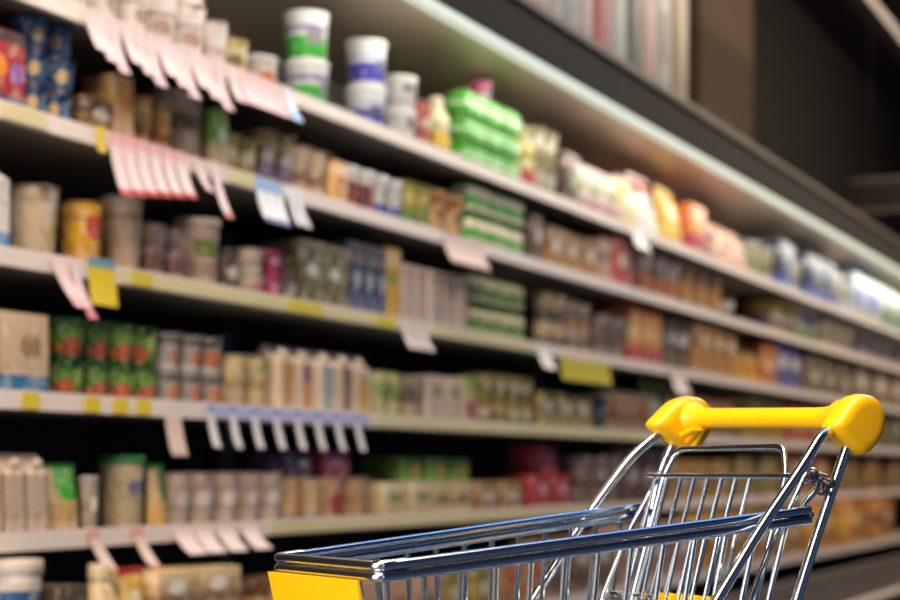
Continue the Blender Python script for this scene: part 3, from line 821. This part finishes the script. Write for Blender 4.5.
ZB = Z - .34                                      # basket floor


def lean(x):
    return .27 + (-.10 - .27) * (x / LN) ** .8


# side walls: upright wires and two lengthwise wires
for s in (1, -1):
    b = B_()
    n = 13
    low = []
    for i in range(n):
        x = .040 + i * (LN - .046) / (n - 1)
        a, z = rim(x)
        h = z - ZB
        xb = min(max(x + lean(x) * h, .08), LN - .03)
        a2, _ = rim(xb)
        tube(b, [(x, s * a, z - .011), (xb, s * (a2 - .022), ZB)], .0033, 8)
    for fr in (.42, .72, 1.0):
        p = []
        for x in (.04, LN - .01):
            a, z = rim(x); h = (z - ZB) * fr
            xx = x + lean(x) * h; a2, _ = rim(xx)
            p.append((xx, s * (a2 - .010 - .014 * fr), z - h))
        tube(b, p, .003, 8)
    link('side_grille', b, chrome, cart)
# front wall
b = B_()
for i in range(7):
    y = -WF / 2 + .012 + i * (WF - .024) / 6
    tube(b, [(LN + .002, y, ZF), (LN - .045, y * .86, ZB)], .0026, 8)
for fr in (.5, 1.0):
    tube(b, [(LN - .047 * fr, -WF / 2 + .006, ZF - (ZF - ZB) * fr), (LN - .047 * fr, WF / 2 - .006, ZF - (ZF - ZB) * fr)], .003, 8)
link('front_grille', b, chrome, cart)
# floor of the basket
b = B_()
for i in range(8):
    t = i / 7 * 2 - 1
    tube(b, [(.11, t * .125, ZB), (LN - .045, t * .085, ZB)], .0028, 8)
for i in range(5):
    x = .12 + i * .1
    a, _ = rim(x)
    tube(b, [(x, -a + .024, ZB - .004), (x, a - .024, ZB - .004)], .0028, 8)
link('basket_floor_grille', b, chrome, cart)
# yellow plate on the front
b = B_()
zt, zb2 = ZF - .0095, ZF - .115
prism(b, [(LN + .012, zt), (LN + .018, zt), (LN - .006, zb2), (LN - .012, zb2)], 'y', -WF / 2 + .003, WF / 2 - .026, .0015)
link('front_plate', b, yellow, cart)

# rear gate
GX, GZ, GL = .014, Z - .003, .33


def gate(y, dz, off=0.0):
    return (GX + GL * dz + off, y, GZ - dz)


b = B_()
tube(b, [gate(-.130, 0), gate(.142, 0)], .0045, 10)
gatep = link('rear_gate', b, chrome, cart)
link('cross_bar', tube(B_(), [gate(-.145, .155), gate(.145, .155)], .004, 10), chrome, gatep)
link('cross_bar', tube(B_(), [gate(-.128, .30), gate(.128, .30)], .004, 10), chrome, gatep)
b = B_()
for i in range(8):
    y = -.117 + i * .0265
    tube(b, [gate(y, -.002), gate(y, .30)], .003, 8)
link('gate_grille', b, chrome, gatep)
b = B_()
tube(b, [gate(-.1, .30), gate(-.1, 0), gate(-.086, -.036, .0), gate(.116, -.036, .0), gate(.131, 0), gate(.131, .30)], .0042, 10, .014)
link('gate_hoop', b, chrome, gatep)
b = B_()                                          # folded child seat grille, just inside the gate
for i in range(6):
    y = -.05 + i * .024
    tube(b, [gate(y, .075, .03), gate(y * .96, .26, .02)], .0024, 8)
tube(b, [gate(-.06, .258, .02), gate(.08, .258, .02)], .003, 8)
link('seat_grille', b, chrome, gatep)
b = B_()
prism(b, [(gate(0, .148)[0] + .004, GZ - .148), (gate(0, .148)[0] + .009, GZ - .148), (gate(0, .25)[0] + .009, GZ - .25), (gate(0, .25)[0] + .004, GZ - .25)], 'y', -.05, .075, .0015)
link('seat_plate', b, yellow, gatep)
# hinge hooks and the coin-lock chain by the near rear tube
for s in (1, -1):
    b = B_()
    y = s * .140
    tube(b, [(-.03, s * .155, Z - .004), (-.012, y, Z + .004), (.012, y, Z - .036), (.04, y, Z - .075), (.085, y, Z - .16), (.11, y * .95, Z - .3)], .004, 10, .015)
    link('gate_hook', b, chrome, gatep)
b = B_()
for k in range(9):
    t = k / 8
    c0 = Vector((.002 - .036 * t, .158 + .002 * math.sin(9 * t), Z - .004 - .012 * t + .005 * math.sin(7 * t)))
    ax = Vector((.6, .5 if k % 2 else -.6, .6 if k % 2 else .3)).normalized()
    u = ax.orthogonal().normalized(); v = ax.cross(u)
    tube(b, [c0 + (u * math.cos(2 * PI * j / 10) * .0105 + v * math.sin(2 * PI * j / 10) * .0065) for j in range(10)], .0020, 6, close=True)
link('lock_chain', b, dark_steel, cart)
b = B_()
tube(b, [(-.014, .158, Z - .016), (.004, .152, Z - .036), (.006, .152, Z - .042)], .0045, 10)
link('lock_key', b, chrome, cart)

# undercarriage and castors
b = B_()
tube(b, [(.02, .158, .115), (.5, .125, .115), (.56, .10, .115), (.56, -.10, .115), (.5, -.125, .115), (.02, -.158, .115)], .009, 12, .05)
tube(b, [(.06, -.155, .115), (.06, .155, .115)], .007, 10)
tube(b, [(.36, -.15, .16), (.36, -.133, .115)], .0068, 10); tube(b, [(.36, .15, .16), (.36, .133, .115)], .0068, 10)
link('undercarriage', b, chrome, cart)
for x, y in ((.06, .150), (.06, -.150), (.50, .112), (.50, -.112)):
    b = B_()
    for q in (-1, 1):
        prism(b, [(x - .012, .108), (x + .012, .108), (x + .004, .04), (x - .012, .04)], 'y', y + q * .016 - .0015, y + q * .016 + .0015)
    box(b, x - .013, x + .013, y - .0175, y + .0175, .104, .109)
    cs = link('castor', b, chrome, cart)
    w = lathe(B_(), [(.012, -.0125), (.040, -.012), (.045, -.006), (.045, .006), (.040, .012), (.012, .0125)], 28)
    for v in w.verts:
        v.co = Vector((v.co.x + x - .004, v.co.z + y, v.co.y + .0455))
    link('wheel', w, rubber, cs)

# ------------------------------------------------------------------ light
def area(name, loc, target, sx, sy, power, col, spread=180):
    l = bpy.data.lights.new(name, 'AREA')
    l.shape = 'RECTANGLE'; l.size = sx; l.size_y = sy; l.energy = power; l.color = col
    l.spread = math.radians(spread)
    o = bpy.data.objects.new(name, l); COL.objects.link(o)
    o.location = loc
    o.rotation_euler = (Vector(target) - Vector(loc)).to_track_quat('-Z', 'X').to_euler()
    return o


def tube_light(name, x0, x1, y, z, aim, w, power, col, spread=180):
    """a long lamp parallel to the shelf run, aimed at (y, z) = aim"""
    l = bpy.data.lights.new(name, 'AREA')
    l.shape = 'RECTANGLE'; l.size = x1 - x0; l.size_y = w; l.energy = power; l.color = col; l.spread = math.radians(spread)
    o = bpy.data.objects.new(name, l); COL.objects.link(o)
    d = Vector((0, aim[0] - y, aim[1] - z)).normalized()
    zx = -d; xx = Vector((1, 0, 0)); yy = zx.cross(xx)
    o.matrix_world = Matrix(((xx.x, yy.x, zx.x, (x0 + x1) / 2), (xx.y, yy.y, zx.y, y), (xx.z, yy.z, zx.z, z), (0, 0, 0, 1)))
    return o


# case lighting behind the canopy edge, shining down over the shelf fronts
tube_light('case_lamp', X0, X1, CY + .07, ZS + .02, (D + .12, .9), .05, 46, (1.0, .95, .84))
# two warm rows of shop ceiling lamps over the aisle
tube_light('overhead_light', -4, 2.9, .6, 4.4, (2.1, 1.2), 1.4, 520, (1.0, .82, .62))
tube_light('overhead_light', 6.6, 16, .6, 4.4, (2.1, 1.2), 1.4, 310, (1.0, .82, .62))
tube_light('overhead_light', 3.3, 6.6, -.1, 4.5, (-.1, .8), 2.6, 62, (.20, .46, 1.0))  # added blue light, placed for the cart's chrome rails to mirror
q = -RT * 2.9 - FW * 1.3                          # added side light, whitens the cart wires and yellow plastic
area('side_fill_light', (q.x, q.y, 1.5), tuple(o2)[:2] + (1.0,), 3.8, 2.4, 270, (.96, .98, 1.0))

wd = bpy.data.worlds.new('store_surroundings'); SC.world = wd
wd.use_nodes = True
bg = wd.node_tree.nodes['Background']
bg.inputs[0].default_value = (.12, .20, .40, 1); bg.inputs[1].default_value = .3  # blue ambient tint added to colour the chrome's reflections

# ------------------------------------------------------------------ camera
cam = bpy.data.cameras.new('camera')
cam.sensor_fit = 'HORIZONTAL'; cam.sensor_width = 36
cam.lens = 36 * F_PX / 900
cam.shift_y = (HOR - 300) / 900
cam.clip_start = .05; cam.clip_end = 100
cam.dof.use_dof = True
cam.dof.focus_distance = 1.82
cam.dof.aperture_fstop = (cam.lens / 1000) / .0155
co = bpy.data.objects.new('camera', cam); COL.objects.link(co)
co.location = (0, 0, EYE)
co.rotation_euler = (PI / 2, 0, PHI - PI / 2)
SC.camera = co
SC.view_settings.view_transform = 'Standard'
SC.view_settings.look = 'None'
SC.view_settings.exposure = 0.0
SC.view_settings.gamma = 1
print('PACKS', n_packs)
